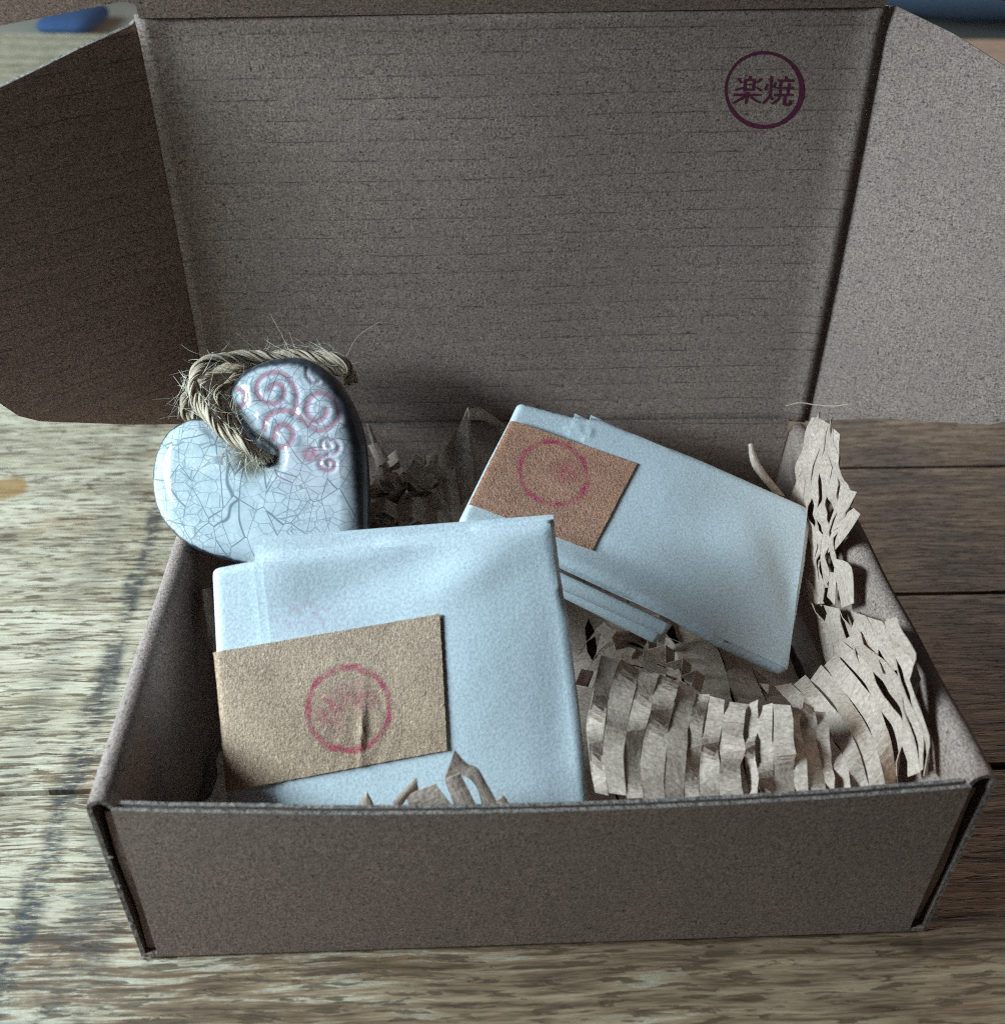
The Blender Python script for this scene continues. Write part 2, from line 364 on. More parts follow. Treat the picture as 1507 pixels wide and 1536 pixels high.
M_JUTE = jute_mat(); M_HAIR = plain('pale_jute_hair', (.80,.70,.54), .6, 200)
def glaze_mat():
    n = NT('crackle_glaze'); uv = n.uv(); d = n.attr('rim'); pink = n.attr('pink'); side = n.attr('side')
    w = n.vadd(n.vadd(n.noise(uv, 48, 2, col=True), (.5,.5,.5), 'SUBTRACT'), None, 'SCALE', .0026); q = n.vadd(uv, w)
    sx, sy, _ = n.sep(uv)
    e1 = n.vor(n.vec(q, (1, .52, 1), -.35), 150); e2 = n.vor(n.vec(q, (.6,1,1), -.2), 330); e3 = n.vor(n.vec(q, (1,1,1), 1.1), 560)
    den = n.noise(uv, 40, 2)
    c1 = n.math('MULTIPLY', n.math('SUBTRACT', 1.0, n.step(e1, .003, .021)), .72)
    c2 = n.math('MULTIPLY', n.math('SUBTRACT', 1.0, n.step(e2, .006, .05)), n.math('MULTIPLY', n.step(den, .25, .5), .55))
    c3 = n.math('MULTIPLY', n.math('SUBTRACT', 1.0, n.step(e3, .01, .07)), n.math('MULTIPLY', n.step(den, .35, .6), .34))
    cr = n.math('MAXIMUM', c1, n.math('MAXIMUM', c2, c3))
    mott = n.noise(uv, 180, 4, .6)
    col = n.ramp(mott, (.3, (.48,.53,.55)), (.7, (.70,.73,.735)))
    col = n.mix(n.math('MULTIPLY', pink, .82), col, n.ramp(mott, (.3, (.36,.085,.125)), (.7, (.57,.21,.26))))
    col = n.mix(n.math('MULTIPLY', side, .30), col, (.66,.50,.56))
    col = n.mix(cr, col, (.075,.11,.14))
    edge = n.math('ADD', d, n.math('MULTIPLY', n.math('SUBTRACT', n.noise(uv, 260, 4, .7), .5), .0022))
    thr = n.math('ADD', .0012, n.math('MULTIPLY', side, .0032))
    blk = n.math('SUBTRACT', 1.0, n.step(edge, n.math('MULTIPLY', thr, .7), n.math('MULTIPLY', thr, 1.35)))
    col = n.mix(blk, col, n.ramp(n.noise(uv, 350, 3), (.35, (.018,.020,.026)), (.75, (.09,.10,.13))))
    h = n.math('SUBTRACT', n.math('MULTIPLY', mott, .4), n.math('MULTIPLY', cr, .04))
    rough = n.math('ADD', .10, n.math('MULTIPLY', blk, .30))
    return n.set(col=col, rough=rough, spec=.6, coat=.5, coatr=.05, normal=n.bump(h, .30, .0005))
M_GLAZE = glaze_mat()
def ink_mat():
    n = NT('stamp_ink'); o = n.obj(); f = n.noise(o, 1500, 3, .7)
    return n.set(col=n.ramp(f, (.32, (.17,.035,.070)), (.72, (.075,.008,.028))), rough=.7, spec=.2)
M_INK = ink_mat()

# ------------------------------------------------------------------ table
table = empty('wooden_table', (0, .5, 0), 'weathered pale plank table top that the open cardboard box stands on', 'table')
ys = [-.20, -.116, -.0285, .0595, .1470, .2380, .327, .417, .505, .595, .683, .772, .861, .950, 1.045, 1.135]
for i in range(len(ys)-1):
    dz = -.0004*(i % 3)
    V, F = box(-1.0, 1.0, ys[i]+.0007, ys[i+1]-.0007, -.03, dz, .0006)
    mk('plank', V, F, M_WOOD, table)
V, F = box(-.99, .99, -.19, 1.125, -.05, -.0305, .0005)
mk('under_board', V, F, plain('dark_wood', (.10,.105,.12)), table)

# ------------------------------------------------------------------ room beyond the table
M_FLOOR = plain('pale_floor', (.42,.36,.29), .6, 8)
V, F = box(-4, 4, -2.5, 6, -.80, -.75, .001); o = mk('floor', V, F, M_FLOOR); o['kind'] = 'structure'
M_SEAT = plain('beige_paint', (.50,.42,.34), .6, 60); M_BLUE = plain('blue_fabric', (.06,.11,.24), .9, 80)
side_table = empty('side_table', (0, 1.6, -.75), 'beige side table out of focus beyond the far edge of the plank table', 'table')
V, F = box(-1.6, 1.6, 1.22, 2.4, -.10, -.062, .006); mk('table_top', V, F, M_SEAT, side_table)
for x in (-1.5, 1.4):
    for y in (1.3, 2.2):
        V, F = box(x, x+.08, y, y+.08, -.75, -.1005, .004); mk('leg', V, F, M_SEAT, side_table)
def cushion(x0, x1, y0, y1, z0, z1, label, mat):
    P = [np.array([math.copysign(abs(math.cos(a))**.45, math.cos(a)), math.copysign(abs(math.sin(a))**.45, math.sin(a))]) for a in np.linspace(0, 2*math.pi, 33)[:-1]]
    V, F = [], []; cx, cy, cz = (x0+x1)/2, (y0+y1)/2, (z0+z1)/2
    lv = np.linspace(-1, 1, 9)
    for t in lv:
        s = (1-abs(t)**2.6*.55)
        for p in P: V.append((cx+p[0]*s*(x1-x0)/2, cy+p[1]*s*(y1-y0)/2, cz+t*(z1-z0)/2*(1.0)))
    k = len(P)
    for i in range(len(lv)-1):
        for j in range(k): F.append([i*k+j, i*k+(j+1)%k, (i+1)*k+(j+1)%k, (i+1)*k+j])
    F += [list(range(k))[::-1], [(len(lv)-1)*k+j for j in range(k)]]
    o = mk('cushion', V, F, mat, None, True, origin=(cx, cy, z0)); o['label'] = label; o['category'] = 'cushion'; o['group'] = 'blue cushions on the side table'
cushion(-.578, -.502, 1.38, 1.52, -.0615, -.034, 'small dark blue cushion blurred behind the upper left flap', M_BLUE)
cushion(.50, 1.30, 1.40, 1.90, -.0615, .12, 'wide blue cushion blurred behind the upper right flap', plain('pale_blue_fabric', (.20,.30,.47), .9, 80))

# ------------------------------------------------------------------ cardboard box
carton = empty('cardboard_box', (0, BD/2, 0), 'open brown corrugated cardboard mailer box with raised lid and side flaps', 'box')
T = .0016
def card(name, V, F, fm, uv, parent=carton, mats=None, **k): return mk(name, V, F, mats or [M_CARD, M_EDGE], parent, False, uv, fm, **k)
def gridpanel(x0, x1, z0, z1, y, nx, nz, f):
    return np.array([[(x, y+f(x, z), z) for x in np.linspace(x0, x1, nx)] for z in np.linspace(z0, z1, nz)])
# base
V, F = box(-.1095, .1095, .0005, BD, .0005, .0022, .0002); mk('base', V, F, M_CARD, carton, uv=[(v[0], v[1]) for v in V])
# front: outer panel with its worn top edge, and the panel folded in behind it
zt = np.linspace(-.1054, .1050, 90); jag = np.cumsum(rng.normal(0, .00010, 90)); jag -= np.linspace(jag[0], jag[-1], 90); jag = np.clip(jag, -.00035, .00035)
def front(y, top, amp, bow):
    P = []
    for t in np.linspace(0, 1, 14):
        P.append([(x, y+bow*math.sin(math.pi*t)*(1-(x/.106)**2)-.0006*t*t-.0022*t**1.5*(1-(x/.106)**2), +.0009+(top-.0005-.0020*(1-(x/.106)**2)+amp*jag[i]*t**6)*t) for i, x in enumerate(zt)])
    return np.array(P)
card('front_wall', *sheet(front(.0004, .0640, .8, -.0005), .0010))
card('front_lining', *sheet(front(.0021, .0643, 1.2, -.0005)*np.array([.985,1,1]), .0010))
# side walls: board rolled over a rounded top, open at the front end
def side(sgn):
    ys_ = np.linspace(.0006, BD, 40); prof = []
    w = .0072
    for t in np.linspace(0, 1, 10): prof.append((0.0, .0008+(.0640-.0008)*t))
    for a in np.linspace(0, math.pi, 11)[1:-1]: prof.append((w/2-w/2*math.cos(a), .0640+math.sin(a)*.0040-.0012*(1-math.cos(a))/2))
    for t in np.linspace(0, 1, 12): prof.append((w+.0016*t, .0628-(.0628-.003)*t))
    P = []
    for j, y in enumerate(ys_):
        wob = .0005*math.sin(y*55+sgn)+.0003*math.sin(y*140)
        P.append([(sgn*(.1100-px), y, pz+wob*(pz/.066)) for px, pz in prof])
    P = np.array(P); P[...,0] += sgn*.0015*np.clip(P[...,2]/.064, 0, 1)
    N = np.cross(np.gradient(P, axis=1), np.gradient(P, axis=0)); N /= np.linalg.norm(N, axis=2, keepdims=True)
    if N[0,0,0]*sgn < 0: N = -N
    n, k, _ = P.shape; V = np.concatenate([P.reshape(-1,3), (P-N*.0013).reshape(-1,3)])
    ln = np.concatenate([[0], np.cumsum(np.linalg.norm(np.diff(P[0],axis=0),axis=1))])
    uv = np.array([[(y, l) for l in ln] for y in ys_]).reshape(-1,2); uv = np.concatenate([uv, uv])
    F, fm = [], []; o = n*k
    for i in range(n-1):
        for j in range(k-1):
            q = [i*k+j, i*k+j+1, (i+1)*k+j+1, (i+1)*k+j]; F += [q, [x+o for x in q[::-1]]]; fm += [0, 0]
    for i in (0, n-1):
        for j in range(k-1): F.append([i*k+j, i*k+j+1, i*k+j+1+o, i*k+j+o]); fm.append(1)
    for j in (0, k-1):
        for i in range(n-1): F.append([i*k+j, (i+1)*k+j, (i+1)*k+j+o, i*k+j+o]); fm.append(1)
    me = card('side_wall', V, F, fm, uv); me.data.polygons.foreach_set('use_smooth', [i == 0 for i in fm])
    # tab of the front wall tucked inside the roll
    x0, x1 = sorted((sgn*.1083, sgn*.1040))
    P = gridpanel(x0, x1, .003, .0605, .0022, 3, 10, lambda x, z: .0006*math.sin(z*130+sgn)); card('corner_tab', *sheet(P, .0014))
side(-1); side(1)
# back wall
P = gridpanel(-.1035, .1035, .0015, BH+.0008, BD-.0012, 30, 10, lambda x, z: .0004*math.sin(x*40))
card('back_wall', *sheet(P, T), mats=[M_LID, M_EDGE])
# torn flecks of paper on the open left end of the box
for px, py, sz, rz in ((165,1287,.0011,.6), (196,1386,.0013,.2), (180,1330,.0008,1.2), (214,1438,.0009,.4)):
    c = at(px, py, y=.0004); d = np.array([math.cos(rz), -.4, math.sin(rz)])*sz; e = np.array([-math.sin(rz), -.2, math.cos(rz)])*sz*.6
    P = np.array([[c-d-e, c-e*1.3, c+d-e*.6], [c-d*.8, c-np.array([0,.0006,0]), c+d*1.1], [c-d*.5+e, c+e*1.2, c+d*.7+e*.8]])
    card('torn_fleck', *sheet(P, .0002), mats=[M_EDGE, M_EDGE])
# lid: hinge on the back wall, slightly twisted
wl, Ll, th, tw, sx = .224, .1412, .0348, .1037, .0029
LT0 = np.array([sx-wl/2, BD+Ll*math.sin(th-tw), BH+Ll*math.cos(th-tw)]); LT1 = np.array([sx+wl/2, BD+Ll*math.sin(th+tw), BH+Ll*math.cos(th+tw)])
LB0 = np.array([-.1095, BD, BH]); LB1 = np.array([.1095, BD, BH])
def lidpt(u, v, h=0.0):
    p = (LB0*(1-u)+LB1*u)*(1-v)+(LT0*(1-u)+LT1*u)*v
    bulge = -.0022*math.sin(math.pi*u)*v*.6+.0012*math.sin(u*9+1)*math.sin(math.pi*v)
    roll = -.0018*(math.exp(-(u/.022)**2)+math.exp(-((1-u)/.022)**2))-.0012*math.exp(-((1-v)/.03)**2)
    return p+np.array([0, bulge+roll-h, 0])
P = np.array([[lidpt(u, v) for u in np.linspace(0, 1, 70)] for v in np.linspace(0, 1, 40)])
lid = card('lid', *sheet(P, T), mats=[M_LID, M_LID]); lid.data.polygons.foreach_set('use_smooth', [True]*len(lid.data.polygons))
def flap(hb, ht, far, outline, name, label, mats):
    n = unit(np.cross(ht-hb, far-hb)); n = n if n@(CAM-hb) > 0 else -n
    e1 = unit(np.cross(ht-hb, n))
    poly = [on(px, py, hb, n) for px, py in outline]
    o = card(name, *slab(poly, n, T, e1), parent=lid, mats=mats)
    if label: o['label'] = label
L_OUT = [(212,30), (318,636), (200,637), (60,632), (28,624), (0,605), (-30,570), (-70,480), (-70,165), (0,131), (60,102), (120,72), (170,50), (196,38), (205,28), (206,22)]
flap(LB0, LT0, at(0, 350, y=.132), L_OUT, 'side_flap', 'left side flap in shade with a pale worn edge', [M_LID, M_EDGE])
R_OUT = [(1319,6), (1196,632), (1325,627), (1400,633), (1485,637), (1512,631), (1545,605), (1580,540), (1580,150), (1507,99), (1430,50), (1345,9)]
flap(LB1, LT1, at(1507, 350, y=.1535), R_OUT, 'side_flap', 'right side flap catching the light', [M_CARD, M_EDGE])
# tuck flap bent forward along the lid's top edge, its wings reaching past the sides
c0 = lidpt(0, 1); c1 = lidpt(1, 1); up = unit(unit(LT0-LB0)+np.array([0, -.55, 0])); nn = np.cross(unit(c1-c0), up); nn = nn if nn@(CAM-c0) > 0 else -nn
poly = [on(px, py, c0, nn) for px, py in [(208,27), (1327,10), (1332,-6), (1420,-22), (1480,-4), (1540,8), (1600,-150), (1300,-190), (200,-190), (-120,-150), (-90,57), (0,38), (100,19), (172,4), (190,2), (204,8)]]
card('tuck_flap', *slab(poly, nn, T), parent=lid, mats=[M_CARD, M_CARD])

# round stamp on the lid: ring and the two characters, as flat ink shapes
def lid_uv(px, py):
    u, v = .8, .8
    for _ in range(30):
        def pr(u, v):
            q = (lidpt(u, v)-CAM)@RM; return np.array([CX+FPX*q[0]/q[1], CY-FPX*q[2]/q[1]])
        f = pr(u, v); J = np.stack([(pr(u+1e-4, v)-f)/1e-4, (pr(u, v+1e-4)-f)/1e-4], 1)
        du = np.linalg.solve(J, np.array([px, py])-f); u += du[0]; v += du[1]
    return u, v
def stamp_px(x, y): return 1080+x*140/1507, 70+y*130/1399       # from the enlarged view
strokes = [  # (points, half widths)
 ([(285,505),(340,580)],(22,16)), ([(665,510),(580,575)],(20,10)), ([(478,460),(470,515)],(22,16)),
 ([(390,525),(395,690)],(15,16)), ([(390,527),(560,527)],(14,18)), ([(548,520),(520,695)],(20,17)), ([(400,605),(530,605)],(11,11)), ([(360,685),(540,685)],(16,16)),
 ([(235,690),(385,650)],(18,11)), ([(550,640),(660,700)],(12,17)), ([(205,770),(655,770)],(20,17)),
 ([(440,720),(425,800),(400,920)],(20,20,13)), ([(390,790),(300,850),(195,905)],(20,15,15)), ([(480,795),(560,860),(640,895)],(18,16,20)),
 ([(822,470),(808,640),(790,780),(680,915)],(20,17,15,13)), ([(755,590),(718,690)],(11,17)), ([(890,565),(845,655)],(13,15)), ([(795,785),(835,845)],(18,20)),
 ([(1055,470),(1050,535)],(16,16)), ([(925,538),(1185,540)],(17,18)), ([(975,560),(950,660)],(15,15)), ([(1105,580),(1095,665)],(15,15)), ([(880,658),(1175,658)],(14,18)),
 ([(960,660),(955,780)],(15,15)), ([(1085,660),(1085,760)],(15,16)), ([(860,775),(1165,770)],(17,18)),
 ([(955,780),(920,850),(820,915)],(17,14,13)), ([(1050,780),(1030,850),(1020,915),(1060,925),(1120,905),(1130,850)],(18,17,20,24,18,15))]
def inkquads(pts, hw):
    P = smoothpts(pts, 5) if len(pts) > 2 else np.array([np.array(pts[0])*(1-t)+np.array(pts[1])*t for t in np.linspace(0, 1, 4)])
    Wd = np.interp(np.linspace(0, 1, len(P)), np.linspace(0, 1, len(hw)), hw)
    Tn = np.gradient(P, axis=0); Tn /= np.linalg.norm(Tn, axis=1, keepdims=True); N = np.stack([-Tn[:,1], Tn[:,0]], 1)
    Wd = Wd*1.08*(1+rng.normal(0, .08, len(P)))
    return P+N*Wd[:,None], P-N*Wd[:,None]
V, F = [], []
H0 = .00012
def addink(A, B, h):
    b = len(V)
    for p, q in zip(A, B):
        for r_ in (p, q): V.append(lidpt(*lid_uv(*stamp_px(*r_)), h))
    for i in range(len(A)-1): F.append([b+2*i, b+2*i+1, b+2*i+3, b+2*i+2])
for k, (pts, hw) in enumerate(strokes): addink(*inkquads(pts, hw), H0+k*2e-6)
aa = np.linspace(0, 2*math.pi, 73)
ringc = np.stack([700+615*np.cos(aa)*1.0+20*np.sin(aa)*0, 688+600*np.sin(aa)], 1)
ringw = 31+8*np.cos(aa-.5)+rng.normal(0, 2.2, 73)+6*np.cos(3*aa); ringw[-1] = ringw[0]
# thin, dark arc at the upper left, as printed
ringw *= np.where((aa > 3.5) & (aa < 4.4), .72, 1)
nr = np.stack([np.cos(aa), np.sin(aa)], 1)
addink(ringc+nr*ringw[:,None], ringc-nr*ringw[:,None], H0-4e-6)
mk('stamp', V, F, M_INK, lid)['label'] = 'round dark red ink stamp with two characters'

# ------------------------------------------------------------------ ceramic heart
hp = [at(450, 537, y=.137), at(240, 740, y=.112), at(560, 880, y=.088)]
HP = Plane(hp[0], np.cross(hp[1]-hp[0], hp[2]-hp[0]), (0, 0, 1))
out_px = [(556,800),(555,730),(549,660),(530,605),(500,562),(462,540),(425,538),(388,547),(360,566),(346,592),(352,620),(372,652),(392,676),(404,690),(398,697),(384,680),(362,655),(338,637),(310,628),(280,632),(252,652),(236,685),(231,725),(237,760),(255,793),(290,822),(330,838),(385,853),(450,878),(505,905),(540,918),(556,905),(559,870)]
OUT = smoothpts([HP.px(*p) for p in out_px], 8, True)
def spiral(pts, n=10): return smoothpts([HP.px(200+x*420/1507, 460+y*420/1507) for x, y in pts], n)
SW = [  # (points in the enlarged view, half width in m)
 ([(765,470),(790,440),(830,450),(840,500),(800,540),(740,535),(700,490),(700,430),(740,385),(800,375),(860,405),(900,470),(905,540),(892,600)], .0013),
 ([(735,680),(745,630),(790,590),(850,580),(905,600),(950,640),(1010,680),(1060,680),(1110,640),(1130,590),(1110,530),(1060,490),(1000,495),(960,550),(970,610),(1015,635),(1055,610),(1062,575)], .0014),
 ([(785,725),(800,680),(840,655),(880,680),(885,730),(855,765),(815,770)], .0015),
 ([(585,460),(625,470),(635,515),(610,550),(575,550)], .0013),
 ([(955,350),(960,395),(990,430),(1020,425)], .0007),
 ([(1085,770),(1070,750),(1080,735),(1110,740),(1130,770),(1115,805),(1075,805),(1045,780),(1045,745),(1075,728)], .0008),
 ([(1075,870),(1070,850),(1090,842),(1110,860),(1100,890),(1065,895),(1030,870),(1035,835),(1070,815)], .0009),
 ([(960,800),(985,790),(1005,810),(985,830),(960,820)], .0022)]
SWP = [(spiral(p), w) for p, w in SW]
def groove(q):
    g = np.zeros(len(q)); pk = np.zeros(len(q))
    for P, w in SWP:
        lo, hi = P.min(0)-.005, P.max(0)+.005; w = w*.85; m_ = ((q > lo) & (q < hi)).all(1)
        if not m_.any(): continue
        d, _, _ = dist_poly(q[m_], P, False)
        g[m_] += np.exp(-(d/w)**2)-.25*np.exp(-((d-2.0*w)/(w*.8))**2); pk[m_] = np.maximum(pk[m_], np.clip(1.9-d/w*1.9, 0, 1)*(.6 if w < .00075 else 1))
    return g, pk
hc = HP.px(420, 730); hole = HP.px(402, 688)
def htop(d, q):
    g, _ = groove(q)
    dome = .0012*np.clip(1-((q-hc)**2).sum(1)/.042**2, 0, 1)
    hl = -.0055*np.exp(-((q-hole)**2).sum(1)/.0042**2)
    return rnd(.0068, d, .0085)+dome*np.clip(d/.008, 0, 1)+np.where(d > 0, hl*np.clip(d/.003, 0, 1), 0)-.00034*g*np.clip(d/.002, 0, 1)
def hbot(d, q): return rnd(.0062, d, .0035)
UV, HH, F, DD, tp = inflate(OUT, .00032, htop, hbot)
_, pk = groove(UV); pk *= tp
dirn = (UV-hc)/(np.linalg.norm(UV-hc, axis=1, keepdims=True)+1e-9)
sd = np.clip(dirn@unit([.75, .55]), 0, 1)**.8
heart = empty('ceramic_heart', HP.w(hc), 'white crackle glazed ceramic heart with pink swirls leaning in the left corner of the box', 'ornament')
mk('heart_body', HP.w(UV, HH), F, M_GLAZE, heart, True, UV, None, dict(rim=np.where(tp > 0, DD, 0), pink=pk, side=sd))

# ------------------------------------------------------------------ jute twine
def hpt(px, py, h): return HP.w(HP.px(px, py), np.array(h))
twine = empty('jute_twine', hpt(402, 690, .0), 'frayed brown jute twine looped through the hole of the white heart', 'twine')
def cord(ctrl, plies, R, pitch, rp, ph=0.0):
    C = smoothpts(ctrl, 14); T_ = np.gradient(C, axis=0); T_ /= np.linalg.norm(T_, axis=1, keepdims=True)
    ln = np.concatenate([[0], np.cumsum(np.linalg.norm(np.diff(C, axis=0), axis=1))])
    u = unit(np.cross(T_[0], HP.n)); U = []
    for t in T_: u = unit(u-(u@t)*t); U.append(u)
    U = np.array(U); Wn = np.cross(T_, U)
    for k in range(plies):
        a = ph+2*math.pi*(ln/pitch+k/plies); V, F, UVs = [], [], []
        ctr = C+R*(np.cos(a)[:,None]*U+np.sin(a)[:,None]*Wn)
        for y_ in range(15):
            q0 = rng.uniform(0, 6.28); ro = rp*math.sqrt(rng.uniform(.05, 1.0))*.95; wob = rng.uniform(.8, 1.25)
            b = q0+2*math.pi*ln/.017*rng.uniform(.7, 1.3)+.35*np.sin(ln*rng.uniform(120, 260)+q0)
            rr = ro*(1+.10*np.sin(ln*rng.uniform(250, 600)+q0*3))
            v, f, uv = tube(ctr+rr[:,None]*(np.cos(b)[:,None]*U+np.sin(b)[:,None]*Wn), np.full(len(C), rp*.31*wob), 5, y_*.031)
            o_ = len(V); V.extend(v); F.extend([[i+o_ for i in q] for q in f]); UVs.extend(uv)
        mk('strand', V, F, M_JUTE, twine, True, UVs)
    return C
cA = cord([hpt(412,694,-.006), hpt(402,690,.004), hpt(385,680,.0105), hpt(352,655,.012), hpt(320,622,.0115), hpt(306,585,.010), hpt(312,556,.006), hpt(338,538,.001), hpt(385,531,-.004), hpt(440,526,-.007), hpt(485,529,-.008), hpt(512,538,-.010), hpt(514,560,-.015)], 2, .00095, .026, .00132)
cB = cord([hpt(405,697,-.010), hpt(350,660,-.0135), hpt(290,640,-.0135), hpt(268,615,-.0120), hpt(264,590,-.010), hpt(280,566,-.008), hpt(310,550,-.006), hpt(350,540,-.006), hpt(400,536,-.009), hpt(470,536,-.013), hpt(505,545,-.015)], 2, .00100, .028, .00138, 1.0)
cC = cord([hpt(404,690,.001), hpt(392,680,.0072), hpt(370,655,.0078), hpt(350,628,.0070), hpt(337,606,.005), hpt(330,590,.001), hpt(338,570,-.005), hpt(352,552,-.008)], 2, .00060, .020, .00085)
V, F, UVh = [], [], []
def hair(P, r):
    v, f, uv = tube(P, np.linspace(r, r*.35, len(P)), 3); b = len(V); V.extend(v); F.extend([[i+b for i in q] for q in f]); UVh.extend(uv)
toC = HP.n
for C_, cnt in ((cA, 190), (cB, 90), (cC, 40)):
    for _ in range(cnt):
        i = rng.integers(2, len(C_)-4); t = unit(C_[i+1]-C_[i]); s = unit(np.cross(t, toC))*rng.choice([-1, 1])
        d = unit(t*rng.normal(0, 1.8)+s*rng.uniform(.1, .8)+toC*rng.uniform(-.1, .7)+rng.normal(0, .3, 3)); L_ = rng.uniform(.0015, .0055)*rng.choice([1, 1, 1, 1.9])
        p0 = C_[i]+s*.0022+toC*.001; k = unit(rng.normal(0, 1, 3))*rng.uniform(.4, 1.3)
        hair([p0+d*L_*x+k*L_*x*x*.7 for x in np.linspace(0, 1, 6)], rng.uniform(.00006, .00011))
for _ in range(34):                                   # whiskers below the hole, over the glaze
    px, py = rng.uniform(345, 405), rng.uniform(672, 700); p0 = hpt(px, py, .0102); d = unit(-HP.e2+HP.e1*rng.normal(-.1, .55)+HP.n*rng.uniform(-.1, .25)); L_ = rng.uniform(.003, .010)
    k = HP.e1*rng.normal(0, .3)-HP.n*.15
    hair([p0+d*L_*x+k*L_*x*x for x in np.linspace(0, 1, 6)], .00013)
for a, b, c in (((516,530),(535,502),(570,482)), ((432,526),(420,500),(405,470)), ((428,520),(421,500),(413,492)), ((262,592),(245,596),(228,599)), ((262,606),(250,622),(238,630)), ((416,528),(415,505),(417,492))):
    hair(smoothpts([hpt(*a, -.004), hpt(*b, -.002), hpt(*c, 0.)], 5), .00013)
o = mk('loose_fibres', V, F, M_HAIR, twine, False, UVh); o['kind'] = 'stuff'

# ------------------------------------------------------------------ paper packets
def plane3(a, b, c): return Plane(a, np.cross(b-a, c-a), (0, .3, 1))
def layer(PL, Hf, quad, off, nu, nv, name, mat, parent, thick=.00018, edgewob=0.0, extra=None, label=None):
    q = np.array([PL.px(*p) for p in quad]); G = np.empty((nv, nu, 2))     # quad: TL, TR, BR, BL
    for i, v in enumerate(np.linspace(0, 1, nv)):
        for j, u in enumerate(np.linspace(0, 1, nu)): G[i, j] = (q[0]*(1-u)+q[1]*u)*(1-v)+(q[3]*(1-u)+q[2]*u)*v
    if edgewob:
        G[0] += rng.normal(0, edgewob, (nu, 2)); G[-1] += rng.normal(0, edgewob, (nu, 2)); G[:,0] += rng.normal(0, edgewob, (nv, 2)); G[:,-1] += rng.normal(0, edgewob, (nv, 2))
    h = Hf(G.reshape(-1, 2)).reshape(nv, nu)+off
    if extra is not None: h = h+extra(G)
    V, F, fm, uv = sheet(PL.w(G, h), thick, G)
    o = mk(name, V, F, mat, parent, 'sharp', uv)
    if label: o['label'] = label
    return o
def packet(PL, outline_px, Tf, Tb, rf, rb, bumps, name_label, group):
    O = densify(smoothpts([PL.px(*p) for p in outline_px], 2, True) if False else [PL.px(*p) for p in outline_px], .0008)
    for _ in range(2): O = (np.roll(O, 1, 0)+2*O+np.roll(O, -1, 0))/4
    def top(d, q):
        h = rnd(Tf, d, rf)
        for c, sx_, sy_, a, amp in bumps: h = h+amp*gauss(q, PL.px(*c), sx_, sy_, a)*np.clip(d/.004, 0, 1)
        return h
    def surf(q):
        d, _, I = dist_poly(q, O); return top(np.where(I, d, 0), q)
    UV, HH, F, DD, tp = inflate(O, .0009, top, lambda d, q: rnd(Tb, d, rb))
    root = empty('paper_packet', PL.w(np.mean([PL.px(*p) for p in outline_px], axis=0)), name_label, 'packet', group)
    mk('envelope', PL.w(UV, HH), F, M_PAPER, root, True, UV)
    return root, surf
GP = 'folded white paper packets with brown tape'
a1 = [at(828, 775, y=.077), at(880, 1200, y=.0225), at(343, 1213, y=.0215)]
P1 = plane3(*a1)
o1 = [(319,858),(322,853),(383,841),(600,812),(826,781),(829,786),(836,850),(852,930),(868,1060),(882,1195),(892,1262),(600,1285),(352,1290),(343,1213),(334,1090),(325,980)]
b1 = [((720,850), .016, .006, .5, .0010), ((560,870), .020, .006, .35, -.0008), ((700,1010), .020, .030, 0, .0022), ((840,1050), .006, .04, 0, -.0006), ((480,1050), .02, .02, 0, .0016)]
pk1, s1 = packet(P1, o1, .0030, .0060, .0026, .003, b1, 'larger white paper packet in front with tan tape and smudged round red stamp', GP)
layer(P1, s1, [(382,819),(826,779),(838,845),(428,1290)], .0009, 40, 46, 'paper_flap', M_PAPER, pk1, .0004, 0, lambda G: .0014*gauss(G, P1.px(392, 858), .012, .010))
bc_ = P1.px(465, 925); M_PAPER1 = bleed(bc_)
layer(P1, s1, [(396,807),(828,773),(880,1200),(440,1290)], .0019, 60, 60, 'paper_flap', M_PAPER1, pk1, .0004, 0, lambda G: .0018*gauss(G, P1.px(400, 858), .014, .0105)-.0006*gauss(G, P1.px(640, 850), .010, .007, .4))
c1 = P1.px(526, 1061); r1 = np.linalg.norm(P1.px(586, 1056)-c1)
M_T1 = tape_mat('tan_crepe_tape', c1, r1, [(-.45,.0,.6,1.0), (.35,.25,.6,.7), (-.1,.35,.5,.6), (-.3,-.45,.4,.3)], (.82,.54,.345), (.34,.19,.115), .12)
wr = P1.px(545, 1100)
layer(P1, s1, [(323,979),(659,922),(670,1122),(343,1184)], .0027, 90, 70, 'tape', M_T1, pk1, .00016, .00005,
      lambda G: .0007*gauss(G, wr, .0009, .012, -.06)+.00010*np.sin(G[...,0]*1300+3*np.sin(G[...,1]*250))*gauss(G, wr, .012, .016),
      'tan crepe tape with a faint round red stamp and an upright crease')
a2 = [at(778, 607, y=.147), at(1210, 770, y=.125), at(690, 785, y=.106)]
P2 = plane3(*a2)
o2 = [(776,606),(786,608),(862,628),(900,636),(1050,697),(1205,766),(1214,785),(1205,850),(1192,930),(1177,1010),(1170,1012),(1080,970),(1010,930),(900,873),(828,842),(740,803),(686,786),(690,778),(730,697),(762,636)]
b2 = [((1120,830), .012, .012, .3, .0012), ((1000,750), .014, .010, .3, .0006), ((1185,900), .006, .020, .1, -.0010), ((900,830), .03, .004, -.5, -.0008)]
pk2, s2 = packet(P2, o2, .0022, .0040, .0020, .003, b2, 'second white paper packet tilted behind with brown tape and red ring stamp', GP)
layer(P2, s2, [(861,622),(1150,745),(1080,966),(800,835)], .0008, 40, 40, 'paper_flap', M_PAPER, pk2, .0004)
layer(P2, s2, [(884,626),(1204,768),(1174,1008),(815,842)], .0017, 50, 50, 'paper_flap', M_PAPER, pk2, .0004)
c2 = P2.px(825, 718); r2 = np.linalg.norm(P2.px(874, 716)-c2)
